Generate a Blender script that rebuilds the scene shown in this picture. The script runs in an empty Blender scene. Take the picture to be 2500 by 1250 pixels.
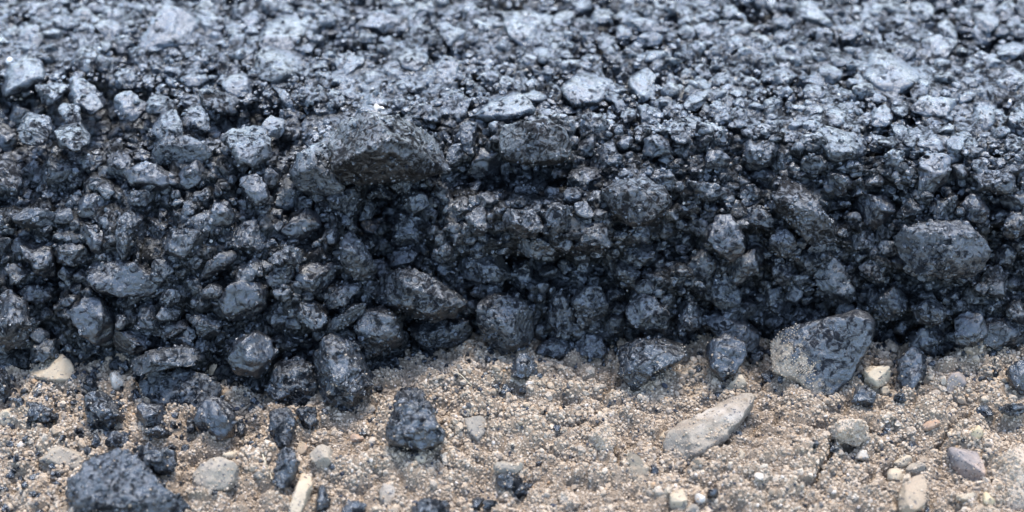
import bpy, math, random
import numpy as np
from mathutils import Vector, Matrix
from mathutils.bvhtree import BVHTree

# ------------------------------------------------------------------ camera
SC = bpy.context.scene
W_PX, H_PX = 2500.0, 1250.0
PITCH = math.radians(40.0)
DIST = 0.67
LENS = 60.0
AIM = np.array([0.0, 0.0, 0.030])
F_DIR = np.array([0.0, math.cos(PITCH), -math.sin(PITCH)])
U_DIR = np.array([0.0, math.sin(PITCH), math.cos(PITCH)])
R_DIR = np.array([1.0, 0.0, 0.0])
CAM = AIM - F_DIR * DIST
cam_d = bpy.data.cameras.new('camera')
cam_d.lens = LENS
cam_d.sensor_width = 36.0
cam_d.clip_start = 0.01
cam_d.clip_end = 200.0
cam_d.dof.use_dof = True
cam_d.dof.focus_distance = 0.648
cam_d.dof.aperture_fstop = 5.6
cam_o = bpy.data.objects.new('camera', cam_d)
SC.collection.objects.link(cam_o)
cam_o.matrix_world = Matrix(((1, 0, 0, CAM[0]),
                             (0, U_DIR[1], -F_DIR[1], CAM[1]),
                             (0, U_DIR[2], -F_DIR[2], CAM[2]),
                             (0, 0, 0, 1)))
SC.camera = cam_o

# ------------------------------------------------------------------ sky, sun, exposure
SUN_EL, SUN_ROT = math.radians(64.0), math.radians(12.0)
world = bpy.data.worlds.new('World')
SC.world = world
world.use_nodes = True
wn = world.node_tree
sky = wn.nodes.new('ShaderNodeTexSky')
sky.sky_type = 'NISHITA'
sky.sun_disc = False
sky.sun_elevation = SUN_EL
sky.sun_rotation = SUN_ROT
sky.air_density = 1.0
sky.dust_density = 0.9
sky.ozone_density = 1.0
bg = wn.nodes['Background']
bg.inputs['Strength'].default_value = 0.15
wn.links.new(sky.outputs['Color'], bg.inputs['Color'])
sun_d = bpy.data.lights.new('sun', 'SUN')
sun_d.energy = 1.0
sun_d.angle = math.radians(16.0)
sun_d.color = (1.0, 0.95, 0.88)
sun_o = bpy.data.objects.new('sun', sun_d)
SC.collection.objects.link(sun_o)
sdir = Vector((math.sin(SUN_ROT) * math.cos(SUN_EL), math.cos(SUN_ROT) * math.cos(SUN_EL), math.sin(SUN_EL)))
sun_o.rotation_euler = sdir.to_track_quat('Z', 'Y').to_euler()
SC.view_settings.view_transform = 'Standard'
SC.view_settings.look = 'None'
SC.view_settings.gamma = 1.0
SC.view_settings.use_curve_mapping = False
SC.view_settings.exposure = 2.7

# ------------------------------------------------------------------ helpers
rng = np.random.default_rng(11)
PX = (36.0 / LENS) / W_PX            # tangent per pixel of the photograph


def ray(px, py):
    d = F_DIR + R_DIR * ((px - W_PX / 2) * PX) - U_DIR * ((py - H_PX / 2) * PX)
    return d / np.linalg.norm(d)


def on_plane(px, py, p0, n):
    d = ray(px, py)
    t = np.dot(np.asarray(p0) - CAM, n) / np.dot(d, n)
    return CAM + d * t


def on_z(px, py, z):
    return on_plane(px, py, (0, 0, z), np.array([0, 0, 1.0]))


def to_px(P):
    q = P - CAM
    f = q @ F_DIR
    return (q @ R_DIR) / f / PX + W_PX / 2, -(q @ U_DIR) / f / PX + H_PX / 2


_tab = np.random.default_rng(5).random(4096) * 2 - 1


def vnoise(p, seed=0):
    """smooth value noise in 3D, p: (n,3)"""
    i = np.floor(p).astype(np.int64)
    f = p - i
    f = f * f * f * (f * (f * 6 - 15) + 10)
    out = np.zeros(len(p))
    for dx in (0, 1):
        wx = f[:, 0] if dx else 1 - f[:, 0]
        for dy in (0, 1):
            wy = f[:, 1] if dy else 1 - f[:, 1]
            for dz in (0, 1):
                wz = f[:, 2] if dz else 1 - f[:, 2]
                h = ((i[:, 0] + dx) * 73856093) ^ ((i[:, 1] + dy) * 19349663) ^ ((i[:, 2] + dz) * 83492791) ^ (seed * 2654435)
                h = (h ^ (h >> 13)) * 1274126177
                out += wx * wy * wz * _tab[(h ^ (h >> 16)) & 4095]
    return out


def link(name, me, mat, parent=None):
    o = bpy.data.objects.new(name, me)
    SC.collection.objects.link(o)
    if mat is not None:
        me.materials.append(mat)
    if parent is not None:
        o.parent = parent
    return o


def tag(o, label=None, cat=None, group=None, kind=None):
    if label: o['label'] = label
    if cat: o['category'] = cat
    if group: o['group'] = group
    if kind: o['kind'] = kind
    return o


def grid_mesh(name, P):
    """P: (rows, cols, 3) -> mesh with quads in row order"""
    r, c = P.shape[:2]
    idx = np.arange(r * c).reshape(r, c)
    q = np.stack([idx[:-1, :-1], idx[:-1, 1:], idx[1:, 1:], idx[1:, :-1]], -1).reshape(-1, 4)
    me = bpy.data.meshes.new(name)
    me.vertices.add(r * c)
    me.vertices.foreach_set('co', P.reshape(-1).astype(np.float32))
    me.loops.add(q.size)
    me.loops.foreach_set('vertex_index', q.reshape(-1).astype(np.int32))
    me.polygons.add(len(q))
    me.polygons.foreach_set('loop_start', np.arange(0, q.size, 4, dtype=np.int32))
    me.polygons.foreach_set('loop_total', np.full(len(q), 4, dtype=np.int32))
    me.polygons.foreach_set('use_smooth', np.ones(len(q), dtype=bool))
    me.update(calc_edges=True)
    return me, q


def spaced(lo, hi, step, far_lo, far_hi):
    """even steps from lo to hi, then growing steps out to far_lo / far_hi"""
    a = list(np.arange(lo, hi + step * .5, step))
    s, v = step, a[-1]
    while v < far_hi:
        s *= 1.25; v += s; a.append(v)
    s, v = step, a[0]
    while v > far_lo:
        s *= 1.25; v -= s; a.insert(0, v)
    return np.array(a)

# ------------------------------------------------------------------ materials


class NT:
    def __init__(self, name):
        self.m = bpy.data.materials.new(name)
        self.m.use_nodes = True
        self.t = self.m.node_tree
        self.b = self.t.nodes['Principled BSDF']
        self.pos = self.n('ShaderNodeNewGeometry').outputs['Position']

    def n(self, kind, **kw):
        nd = self.t.nodes.new(kind)
        for k, v in kw.items(): setattr(nd, k, v)
        return nd

    def l(self, a, b): self.t.links.new(a, b)

    def noise(self, scale, detail=3.0, rough=0.6, dist=0.0, vec=None):
        nd = self.n('ShaderNodeTexNoise')
        nd.inputs['Scale'].default_value = scale
        nd.inputs['Detail'].default_value = detail
        nd.inputs['Roughness'].default_value = rough
        nd.inputs['Distortion'].default_value = dist
        self.l(vec if vec is not None else self.pos, nd.inputs['Vector'])
        return nd.outputs['Fac']

    def voro(self, scale, feature='F1', out='Distance', rnd=1.0):
        nd = self.n('ShaderNodeTexVoronoi', feature=feature)
        nd.inputs['Scale'].default_value = scale
        nd.inputs['Randomness'].default_value = rnd
        self.l(self.pos, nd.inputs['Vector'])
        return nd.outputs[out]

    def ramp(self, fac, stops, interp='LINEAR'):
        nd = self.n('ShaderNodeValToRGB')
        cr = nd.color_ramp
        cr.interpolation = interp
        while len(cr.elements) < len(stops): cr.elements.new(0.5)
        for e, (p, c) in zip(cr.elements, stops):
            e.position = p
            e.color = (c, c, c, 1) if isinstance(c, (int, float)) else (*c, 1)
        self.l(fac, nd.inputs['Fac'])
        return nd.outputs['Color']

    def math(self, op, a, b=None):
        nd = self.n('ShaderNodeMath', operation=op)
        for i, v in enumerate((a, b)):
            if v is None: continue
            if isinstance(v, (int, float)): nd.inputs[i].default_value = v
            else: self.l(v, nd.inputs[i])
        return nd.outputs[0]

    def mix(self, fac, a, b):
        nd = self.n('ShaderNodeMix', data_type='RGBA')
        for s, v in ((nd.inputs[0], fac), (nd.inputs[6], a), (nd.inputs[7], b)):
            if isinstance(v, (int, float)): s.default_value = v
            elif isinstance(v, tuple): s.default_value = (*v, 1)
            else: self.l(v, s)
        return nd.outputs[2]

    def bump(self, h, dist, strength=1.0, normal=None):
        nd = self.n('ShaderNodeBump')
        nd.inputs['Distance'].default_value = dist
        nd.inputs['Strength'].default_value = strength
        self.l(h, nd.inputs['Height'])
        if normal is not None: self.l(normal, nd.inputs['Normal'])
        return nd.outputs['Normal']


def bitumen(name, col, rough=(0.16, 0.36), spec=0.8, coat=0.95, bump_mm=0.5, dust=0.0, film=0.47, stain=False):
    """bitumen coated stone: glossy film broken by small dull pits; film = share of dull pits (noise threshold)"""
    s = NT(name)
    big = s.noise(90, 3)
    fine = s.noise(480, 6, 0.68)
    pits = s.voro(430)
    gl = s.noise(360, 6, 0.68, 0.9)
    patch = s.noise(75, 3, 0.6)
    gl = s.math('ADD', gl, s.math('MULTIPLY', s.math('SUBTRACT', patch, 0.5), 0.35))
    mask = s.ramp(gl, [(film - 0.05, 0.0), (film + 0.06, 1.0)])
    base = s.ramp(big, [(0.3, tuple(c * 0.6 for c in col)), (0.7, tuple(c * 1.4 for c in col))])
    if dust > 0:
        d = s.ramp(s.noise(420, 4, 0.7), [(0.56, 0.0), (0.74, dust)])
        base = s.mix(d, base, (0.22, 0.18, 0.14))
    if stain:                                  # sand washed onto one lower side
        tc = s.n('ShaderNodeTexCoord')
        sx_ = s.n('ShaderNodeSeparateXYZ'); s.l(tc.outputs['Object'], sx_.inputs[0])
        g_ = s.math('ADD', s.math('MULTIPLY', sx_.outputs['X'], -26.0), s.math('MULTIPLY', sx_.outputs['Y'], -20.0))
        g_ = s.math('ADD', g_, s.math('MULTIPLY', s.math('SUBTRACT', s.noise(230, 5, 0.75), 0.5), 1.7))
        st_ = s.ramp(g_, [(0.28, 0.0), (0.46, 0.95)])
        base = s.mix(st_, base, s.mix(s.ramp(s.noise(700, 3), [(0.35, 0.0), (0.65, 1.0)]), (0.17, 0.13, 0.09), (0.33, 0.265, 0.19)))
        mask = s.math('MULTIPLY', mask, s.math('SUBTRACT', 1.0, st_))
    s.l(base, s.b.inputs['Base Color'])
    ro = s.ramp(s.noise(260, 4), [(0.3, rough[0]), (0.72, rough[1])])
    s.l(s.mix(mask, (0.6, 0.6, 0.6), ro), s.b.inputs['Roughness'])
    s.b.inputs['IOR'].default_value = 1.48
    s.b.inputs['Specular Tint'].default_value = (0.94, 0.99, 1.0, 1.0)
    s.l(s.math('ADD', s.math('MULTIPLY', mask, spec * 0.86), spec * 0.14), s.b.inputs['Specular IOR Level'])
    s.l(s.math('MULTIPLY', mask, coat), s.b.inputs['Coat Weight'])
    s.b.inputs['Coat Roughness'].default_value = 0.2
    s.b.inputs['Coat IOR'].default_value = 1.48
    h = s.math('ADD', s.math('ADD', s.math('MULTIPLY', fine, 1.0), s.math('MULTIPLY', pits, 0.4)), s.math('MULTIPLY', mask, 0.12))
    nrm = s.bump(h, bump_mm * 0.001 * 2.6)
    s.l(nrm, s.b.inputs['Normal'])
    s.l(nrm, s.b.inputs['Coat Normal'])
    return s.m


def mineral(name, a, b, speck=None, scale=160, rough=0.75, bump_mm=0.25, streak=False, patch=None):
    """dusty stone: two tones, optional dark specks and one larger coloured patch"""
    s = NT(name)
    base = s.mix(s.ramp(s.noise(scale, 5, 0.65, 0.6), [(0.32, 0.0), (0.68, 1.0)]), a, b)
    if patch is not None:
        base = s.mix(s.ramp(s.noise(55, 3), [(0.5, 0.0), (0.62, 1.0)]), base, patch)
    if speck is not None:
        base = s.mix(s.ramp(s.noise(620, 3, 0.6), [(0.60, 0.0), (0.66, 0.9)]), base, speck)
    s.l(base, s.b.inputs['Base Color'])
    s.b.inputs['Roughness'].default_value = rough
    s.b.inputs['Specular IOR Level'].default_value = 0.2
    h = s.noise(600, 5, 0.7)
    s.l(s.bump(h, bump_mm * 0.001 * 2), s.b.inputs['Normal'])
    return s.m


def grain_mat(name, stops, rough=0.85, spec=0.25):
    s = NT(name)
    at = s.n('ShaderNodeAttribute', attribute_type='INSTANCER', attribute_name='tone')
    col = s.ramp(at.outputs['Fac'], stops, 'CONSTANT')
    var = s.ramp(s.noise(500, 3), [(0.3, 0.72), (0.7, 1.15)])
    nd = s.n('ShaderNodeMix', data_type='RGBA', blend_type='MULTIPLY')
    nd.inputs[0].default_value = 1.0
    s.l(col, nd.inputs[6]); s.l(var, nd.inputs[7])
    s.l(nd.outputs[2], s.b.inputs['Base Color'])
    s.b.inputs['Roughness'].default_value = rough
    s.b.inputs['Specular IOR Level'].default_value = spec
    s.l(s.bump(s.noise(1100, 4, 0.7), 0.0005), s.b.inputs['Normal'])
    return s.m


M = {}
M['bit'] = bitumen('bitumen_coated_stone', (0.0052, 0.0052, 0.0059), rough=(0.2, 0.4), bump_mm=0.40, film=0.46)
M['bit_smooth'] = bitumen('bitumen_smooth_film', (0.0059, 0.0059, 0.0072), rough=(0.22, 0.38), spec=0.65, coat=0.75, bump_mm=0.30, film=0.42)
M['bit_brown'] = bitumen('bitumen_thin_over_brown_stone', (0.0070, 0.0059, 0.0053), rough=(0.26, 0.48), spec=0.7, coat=0.7, bump_mm=0.40, film=0.485)
M['bit_grey'] = bitumen('bitumen_thin_over_grey_stone', (0.0072, 0.0075, 0.0084), rough=(0.22, 0.42), coat=0.7, bump_mm=0.4, film=0.45)
M['bit_dusty'] = bitumen('bitumen_with_sand_dust', (0.0078, 0.0081, 0.0097), rough=(0.24, 0.42), coat=0.65, bump_mm=0.35, dust=0.25, film=0.45)
M['bit_boulder'] = bitumen('bitumen_boulder_with_sand_stain', (0.0078, 0.0081, 0.0097), rough=(0.24, 0.42), coat=0.65, bump_mm=0.32, film=0.44, stain=True)
M['bit_grit'] = bitumen('bitumen_coated_grit', (0.0052, 0.0052, 0.0059), rough=(0.18, 0.38), bump_mm=0.3, film=0.45)
M['bit_bed'] = bitumen('bitumen_mastic_bed', (0.0039, 0.0039, 0.0039), rough=(0.2, 0.42), spec=0.75, coat=0.75, bump_mm=0.4, film=0.475)

M['bit_broken'] = bitumen('bitumen_mastic_of_the_broken_face', (0.0035, 0.0035, 0.0035), rough=(0.24, 0.46), spec=0.5, coat=0.45, bump_mm=0.45, film=0.495)

TAN_A, TAN_B = (0.327, 0.249, 0.176), (0.426, 0.337, 0.246)
DARK = (0.035, 0.036, 0.042)
M['tan'] = mineral('tan_limestone', (0.248, 0.190, 0.123), (0.334, 0.266, 0.180), DARK)
M['cream'] = mineral('cream_stone', (0.285, 0.213, 0.135), (0.346, 0.274, 0.187), DARK)
M['white'] = mineral('white_quartz', (0.258, 0.221, 0.174), (0.427, 0.377, 0.302), (0.149, 0.127, 0.094), 120, 0.4)
M['grey'] = mineral('grey_stone', (0.164, 0.136, 0.102), (0.248, 0.202, 0.144), DARK, 200)
M['bluegrey'] = mineral('blue_grey_stone', (0.119, 0.106, 0.086), (0.199, 0.170, 0.130), DARK, 200)
M['purple'] = mineral('purple_grey_stone', (0.114, 0.097, 0.085), (0.228, 0.183, 0.149), (0.038, 0.038, 0.043), 130, 0.55, 0.2, patch=(0.298, 0.212, 0.149))
M['redbrown'] = mineral('red_brown_stone', (0.208, 0.152, 0.098), (0.268, 0.202, 0.132), DARK, 120, patch=(0.248, 0.142, 0.085))
M['rust'] = mineral('rusty_chip', (0.248, 0.147, 0.085), (0.298, 0.202, 0.132), DARK)
M['yellow'] = mineral('yellow_pebble', (0.294, 0.218, 0.117), (0.350, 0.279, 0.176), DARK)
M['clod'] = mineral('crumbly_soil', TAN_A, TAN_B, (0.076, 0.068, 0.058), 420, 0.95, 0.9)
M['spear'] = mineral('pale_grey_brown_stone', (0.142, 0.111, 0.081), (0.241, 0.196, 0.141), DARK, 170, 0.6, 0.4, patch=(0.327, 0.277, 0.217))
M['straw'] = mineral('dry_straw', (0.355, 0.287, 0.180), (0.440, 0.373, 0.255))


def sand_ground_mat():
    s = NT('sandy_soil')
    base = s.mix(s.ramp(s.noise(70, 4), [(0.3, 0.0), (0.7, 1.0)]), (0.210, 0.151, 0.098), (0.297, 0.223, 0.151))
    base = s.mix(s.ramp(s.noise(900, 4, 0.7), [(0.35, 0.8), (0.6, 0.0)]), base, (0.105, 0.081, 0.059))
    base = s.mix(s.ramp(s.noise(520, 2), [(0.66, 0.0), (0.72, 0.85)]), base, (0.06, 0.062, 0.07))
    s.l(base, s.b.inputs['Base Color'])
    s.b.inputs['Roughness'].default_value = 0.95
    s.b.inputs['Specular IOR Level'].default_value = 0.2
    s.l(s.bump(s.noise(900, 5, 0.75), 0.0016), s.b.inputs['Normal'])
    return s.m


M['ground'] = sand_ground_mat()
M['sand_grain'] = grain_mat('sand_grains', [
    (0.0, (0.305, 0.227, 0.150)), (0.22, (0.346, 0.267, 0.184)), (0.42, (0.256, 0.188, 0.123)), (0.58, (0.388, 0.307, 0.219)),
    (0.72, (0.291, 0.230, 0.166)), (0.84, (0.214, 0.167, 0.120)), (0.91, (0.444, 0.367, 0.286)), (0.932, (0.346, 0.220, 0.120)),
    (0.942, (0.081, 0.074, 0.066)), (0.972, (0.035, 0.036, 0.042))])
M['chip_and_glint'] = grain_mat('pale_chips_and_glints', [(0.0, (0.440, 0.391, 0.320)), (0.4, (0.525, 0.497, 0.454)), (0.75, (0.355, 0.284, 0.206))], 0.5, 0.4)  # pale colour for mineral chips and for the imitated sun glints

# ------------------------------------------------------------------ the sandy ground
gx = spaced(-0.26, 0.26, 0.0009, -6, 6)
gy = spaced(-0.15, 0.015, 0.0009, -6, 6)
GX, GY = np.meshgrid(gx, gy)
gp = np.stack([GX.ravel(), GY.ravel(), np.zeros(GX.size)], -1)
fade = np.clip(1.4 - np.maximum(np.abs(gp[:, 0]) / 0.5, np.abs(gp[:, 1]) / 0.5), 0.0, 1)
gz = 0.0034 * vnoise(gp / 0.045, 1) + 0.0030 * vnoise(gp / 0.014, 2) + fade * (0.0014 * vnoise(gp / 0.006, 3) + 0.0010 * vnoise(gp / 0.0028, 4))
gpx, gpy = to_px(gp)
infront = (gp - CAM) @ F_DIR > 0.1


def mound(cx, cy, rx, ry, amp, sharp=4.0):
    q = ((gpx - cx) / rx) ** 2 + ((gpy - cy) / ry) ** 2
    q = np.where(infront, q, 99)
    n = 1 + 0.35 * vnoise(gp / 0.008, 9)
    return amp * np.exp(-np.power(q * n, sharp / 2))


def crack(pts, width, depth):
    d = np.full(len(gp), 1e9)
    w = 7 * vnoise(gp / 0.004, 12)
    for (ax, ay), (bx, by) in zip(pts[:-1], pts[1:]):
        vx, vy = bx - ax, by - ay
        t = np.clip(((gpx - ax) * vx + (gpy - ay) * vy) / (vx * vx + vy * vy), 0, 1)
        d = np.minimum(d, np.hypot(gpx - ax - t * vx + w, gpy - ay - t * vy + w * 0.5))
    return np.where(infront, -depth * np.exp(-(d / width) ** 2), 0)


gz += mound(1925, 1118, 100, 78, 0.0050) + mound(2470, 1180, 80, 85, 0.0045) + mound(2072, 1050, 52, 28, 0.0045)
gz += mound(1470, 1070, 45, 45, 0.0030) + mound(1250, 1010, 160, 60, 0.0015) + mound(60, 1090, 90, 45, 0.0020)
gz += mound(2310, 900, 120, 40, 0.0035) + mound(1380, 930, 130, 40, 0.0016)
gz += crack([(2008, 1055), (2028, 1080), (2024, 1120), (2005, 1150), (1995, 1178), (1950, 1200)], 6, 0.0075)
gz += crack([(2290, 1090), (2330, 1050), (2365, 1020)], 7, 0.006) + crack([(2165, 1150), (2200, 1115), (2240, 1100)], 6, 0.004)
gz += crack([(1415, 1030), (1470, 1060), (1505, 1110), (1515, 1150)], 6, 0.004) + crack([(2060, 1092), (2100, 1075), (2122, 1052)], 9, 0.006)
gz += crack([(1500, 820), (1500, 900), (1485, 950)], 6, 0.003)
# crumbs of soil, 3 to 9 mm across, as low domes
gz2 = gz.reshape(len(gy), len(gx)).copy()
cr = np.random.default_rng(8)
dome = np.zeros_like(gz2)
for _ in range(5200):
    cx_, cy_ = cr.uniform(-.255, .255), cr.uniform(-.132, .0)
    R_ = 0.0013 + 0.0036 * cr.power(.6) if _ > 160 else cr.uniform(.0045, .0095)
    j0_, j1_ = np.searchsorted(gx, [cx_ - R_, cx_ + R_]); i0_, i1_ = np.searchsorted(gy, [cy_ - R_, cy_ + R_])
    if j1_ <= j0_ or i1_ <= i0_: continue
    an_ = cr.uniform(0, 3.14); el = cr.uniform(.6, 1)
    X_, Y_ = np.meshgrid(gx[j0_:j1_] - cx_, gy[i0_:i1_] - cy_)
    u_, v_ = X_ * math.cos(an_) + Y_ * math.sin(an_), (Y_ * math.cos(an_) - X_ * math.sin(an_)) / el
    q_ = np.clip(1 - (u_ ** 2 + v_ ** 2) / R_ ** 2, 0, 1)
    h_ = min(R_ * cr.uniform(.45, .85), .0032) * np.sqrt(q_)
    dome[i0_:i1_, j0_:j1_] = np.maximum(dome[i0_:i1_, j0_:j1_], h_)
gz = (gz2 + dome * 1.3).ravel()
gp[:, 2] = gz
GP = gp.reshape(len(gy), len(gx), 3)
ground_me, gq = grid_mesh('ground', GP)
ground = link('ground', ground_me, M['ground'])
tag(ground, 'pale beige sandy soil with crumbs and cracks below the asphalt edge', 'ground', kind='structure')
sel = (np.abs(gx) < 0.4)
c0, c1 = np.where(sel)[0][[0, -1]]
r0, r1 = np.where((gy > -0.3) & (gy < 0.1))[0][[0, -1]]
sub = GP[r0:r1 + 1, c0:c1 + 1][::2, ::2]
rr, cc = sub.shape[:2]
ii = np.arange(rr * cc).reshape(rr, cc)
GBVH = BVHTree.FromPolygons(sub.reshape(-1, 3).tolist(), np.stack([ii[:-1, :-1], ii[:-1, 1:], ii[1:, 1:], ii[1:, :-1]], -1).reshape(-1, 4).tolist())


def ground_z(x, y):
    h = GBVH.ray_cast(Vector((x, y, 0.2)), Vector((0, 0, -1)))
    return h[0].z if h[0] is not None else 0.0

# ------------------------------------------------------------------ the asphalt layer: toe and lip read from the picture, thickness 7 cm
H_ASPH = 0.070
TOE = [(0, 888), (150, 872), (300, 900), (550, 912), (700, 908), (850, 902), (930, 868), (1000, 832), (1150, 815), (1400, 812), (1480, 795), (1520, 795),
       (1700, 808), (1880, 805), (2050, 825), (2250, 845), (2400, 852), (2500, 838)]
LIP = [(0, 190), (300, 185), (500, 235), (700, 250), (850, 262), (1000, 282), (1250, 285), (1400, 330), (1600, 370), (1800, 360),
       (2000, 400), (2200, 430), (2500, 450)]
toe_w = np.array([on_z(a, b, 0.0) for a, b in TOE])
lip_w = np.array([on_z(a, b - 70, H_ASPH) for a, b in LIP])
ax_ = spaced(-0.262, 0.262, 0.00065, -4, 4)
toe_y = np.interp(ax_, toe_w[:, 0], toe_w[:, 1])
lip_y = np.interp(ax_, lip_w[:, 0], lip_w[:, 1])
ns, nt = 190, 190
s = np.linspace(0, 1, ns)[:, None]
dy = (lip_y - toe_y)[None, :]
P0y, P0z = toe_y[None, :] - 0.008, -0.010
P1y, P1z = toe_y[None, :] - 0.03 * dy, H_ASPH * 0.50
P2y, P2z = lip_y[None, :] - 0.50 * dy, H_ASPH * 0.97
P3y, P3z = lip_y[None, :], H_ASPH
by = (1 - s) ** 3 * P0y + 3 * (1 - s) ** 2 * s * P1y + 3 * (1 - s) * s ** 2 * P2y + s ** 3 * P3y
bz = (1 - s) ** 3 * P0z + 3 * (1 - s) ** 2 * s * P1z + 3 * (1 - s) * s ** 2 * P2z + s ** 3 * P3z
bz = np.broadcast_to(bz, by.shape)
back = np.linspace(0, 1, nt + 1)[1:, None]
BACK_Y = 0.20
ty = lip_y[None, :] + (BACK_Y - lip_y)[None, :] * back
far = BACK_Y + np.cumsum(0.0015 * 1.25 ** np.arange(30))[:, None]
fy = np.broadcast_to(far, (len(far), len(ax_)))
YY = np.vstack([by, ty, fy])
ZZ = np.vstack([bz, np.full_like(ty, H_ASPH), np.full(fy.shape, H_ASPH)])
XX = np.broadcast_to(ax_[None, :], YY.shape)
AB = np.stack([XX, YY, ZZ], -1)
# smooth profile normals
du = np.gradient(AB, axis=1); dv = np.gradient(AB, axis=0)
AN = np.cross(du, dv)
AN /= np.linalg.norm(AN, axis=-1, keepdims=True) + 1e-12
ab = AB.reshape(-1, 3).copy(); an = AN.reshape(-1, 3)
apx, apy = to_px(ab)
disp = 0.0050 * vnoise(ab / 0.050, 21) + 0.0034 * vnoise(ab / 0.021, 22) + 0.0032 * vnoise(ab / 0.0095, 23) + 0.0018 * vnoise(ab / 0.0045, 24) + 0.0007 * vnoise(ab / 0.002, 25)
topness = np.clip((an[:, 2] - 0.80) / 0.18, 0, 1)
disp = disp * (1 - 0.15 * topness)
inview = (ab - CAM) @ F_DIR > 0.1
# (cx, cy, rx, ry, mm): where the crumbling edge stands out or has broken away
for cx, cy, rx, ry, mm in [
        (950, 355, 190, 90, 7), (1310, 345, 110, 60, 7), (1310, 540, 210, 75, 13), (1010, 500, 60, 70, 5),
        (935, 500, 95, 70, -15), (1255, 430, 150, 45, -16), (1330, 650, 200, 30, -9), (1640, 600, 110, 55, -8),
        (1850, 400, 140, 40, -7), (1550, 480, 110, 70, 6), (180, 270, 140, 70, -5), (60, 330, 70, 60, -5),
        (390, 560, 60, 60, -8), (960, 630, 60, 60, -9), (1190, 165, 60, 40, -7), (700, 480, 40, 60, -8), (650, 750, 40, 40, -7),
        (2440, 640, 70, 80, -8), (2170, 850, 60, 60, -9), (1850, 640, 40, 90, -6), (2300, 420, 30, 60, -5), (840, 760, 60, 40, -5),
        (1860, 15, 40, 25, -6), (2060, 620, 50, 30, -5), (120, 690, 40, 50, -6), (760, 860, 70, 40, -8)]:
    q = ((apx - cx) / rx) ** 2 + ((apy - cy) / ry) ** 2
    disp += np.where(inview, mm * 0.001 * np.exp(-q ** 1.5), 0)
# the tar-bound crust: angular lumps, 3 to 12 mm, fused where they meet; rolled flat on top
mid_ = AB[:, len(ax_) // 2]
arc_ = np.concatenate([[0], np.cumsum(np.linalg.norm(np.diff(mid_, axis=0), axis=1))])
lump = np.zeros(AB.shape[:2])
cr2 = np.random.default_rng(19)
n_arc = arc_[ns + nt - 1]
for _ in range(15000):
    x0_, s0_ = cr2.uniform(-.262, .262), cr2.uniform(0, n_arc)
    R_ = 0.0014 + 0.0046 * cr2.power(.5)
    j0_, j1_ = np.searchsorted(ax_, [x0_ - R_ * 1.2, x0_ + R_ * 1.2]); i0_, i1_ = np.searchsorted(arc_, [s0_ - R_ * 1.2, s0_ + R_ * 1.2])
    if j1_ <= j0_ or i1_ <= i0_: continue
    X_, Y_ = np.meshgrid(ax_[j0_:j1_] - x0_, arc_[i0_:i1_] - s0_)
    k_ = int(cr2.integers(4, 7)); th_ = (np.arange(k_) + cr2.uniform(-.3, .3, k_)) * 2 * math.pi / k_ + cr2.uniform(0, 6)
    rr_ = R_ * cr2.uniform(.6, 1.1, k_)
    d_ = np.max([(X_ * math.cos(t_) + Y_ * math.sin(t_)) / q_ for t_, q_ in zip(th_, rr_)], axis=0)
    tx_, ty_ = cr2.normal(0, .22, 2)
    h_ = np.minimum(R_ * cr2.uniform(.35, .75) * (1 + (X_ * tx_ + Y_ * ty_) / R_), np.clip(1 - d_, 0, 1) * R_ * 1.5)
    lump[i0_:i1_, j0_:j1_] = np.maximum(lump[i0_:i1_, j0_:j1_], h_)
lump = lump.ravel()
rolled = np.clip((an[:, 2] - 0.93) / 0.06, 0, 1)
disp = disp + lump * 1.75 - 0.0032
cap = 0.0004 + 0.0007 * vnoise(ab / 0.018, 61) + 0.00035 * vnoise(ab / 0.003, 62)
disp = np.where(rolled > 0, disp * (1 - rolled) + rolled * np.clip((disp - 0.0008) * 3.6, -0.010, cap), disp)
AD = (ab + an * disp[:, None])
AG = AD.reshape(AB.shape)
road_me, aq = grid_mesh('asphalt_layer', AG)
road = link('asphalt_layer', road_me, M['bit_bed'])
road_me.materials.append(M['bit_broken'])
road_me.polygons.foreach_set('material_index', (rolled.reshape(AB.shape[:2])[:-1, :-1].ravel() < 0.5).astype(np.int32))
tag(road, 'thick black asphalt layer with a crumbling broken edge above the sand', 'asphalt', kind='structure')
NCOL = len(ax_)
cm = np.where(np.abs(ax_) < 0.30)[0]
A0, A1 = cm[0], cm[-1]
ANROW = ns + nt
suba = AG[:ANROW, A0:A1 + 1]
ra, ca = suba.shape[:2]
ii = np.arange(ra * ca).reshape(ra, ca)
ABVH = BVHTree.FromPolygons(suba.reshape(-1, 3).tolist(), np.stack([ii[:-1, :-1], ii[:-1, 1:], ii[1:, 1:], ii[1:, :-1]], -1).reshape(-1, 4).tolist())


def hit_asphalt(px, py):
    d = ray(px, py)
    loc, nn, fi, dist = ABVH.ray_cast(Vector(CAM), Vector(d))
    if loc is None: return None, None
    r, c = divmod(fi, ca - 1)
    return np.array(loc), AN[r, A0 + c]

# ------------------------------------------------------------------ stones
_ico = {}


def ico(sub):
    if sub not in _ico:
        import bmesh
        bm = bmesh.new()
        bmesh.ops.create_icosphere(bm, subdivisions=sub, radius=1.0)
        v = np.array([x.co[:] for x in bm.verts])
        f = np.array([[x.index for x in fc.verts] for fc in bm.faces])
        bm.free()
        _ico[sub] = (v / np.linalg.norm(v, axis=1, keepdims=True), f)
    return _ico[sub]


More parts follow.
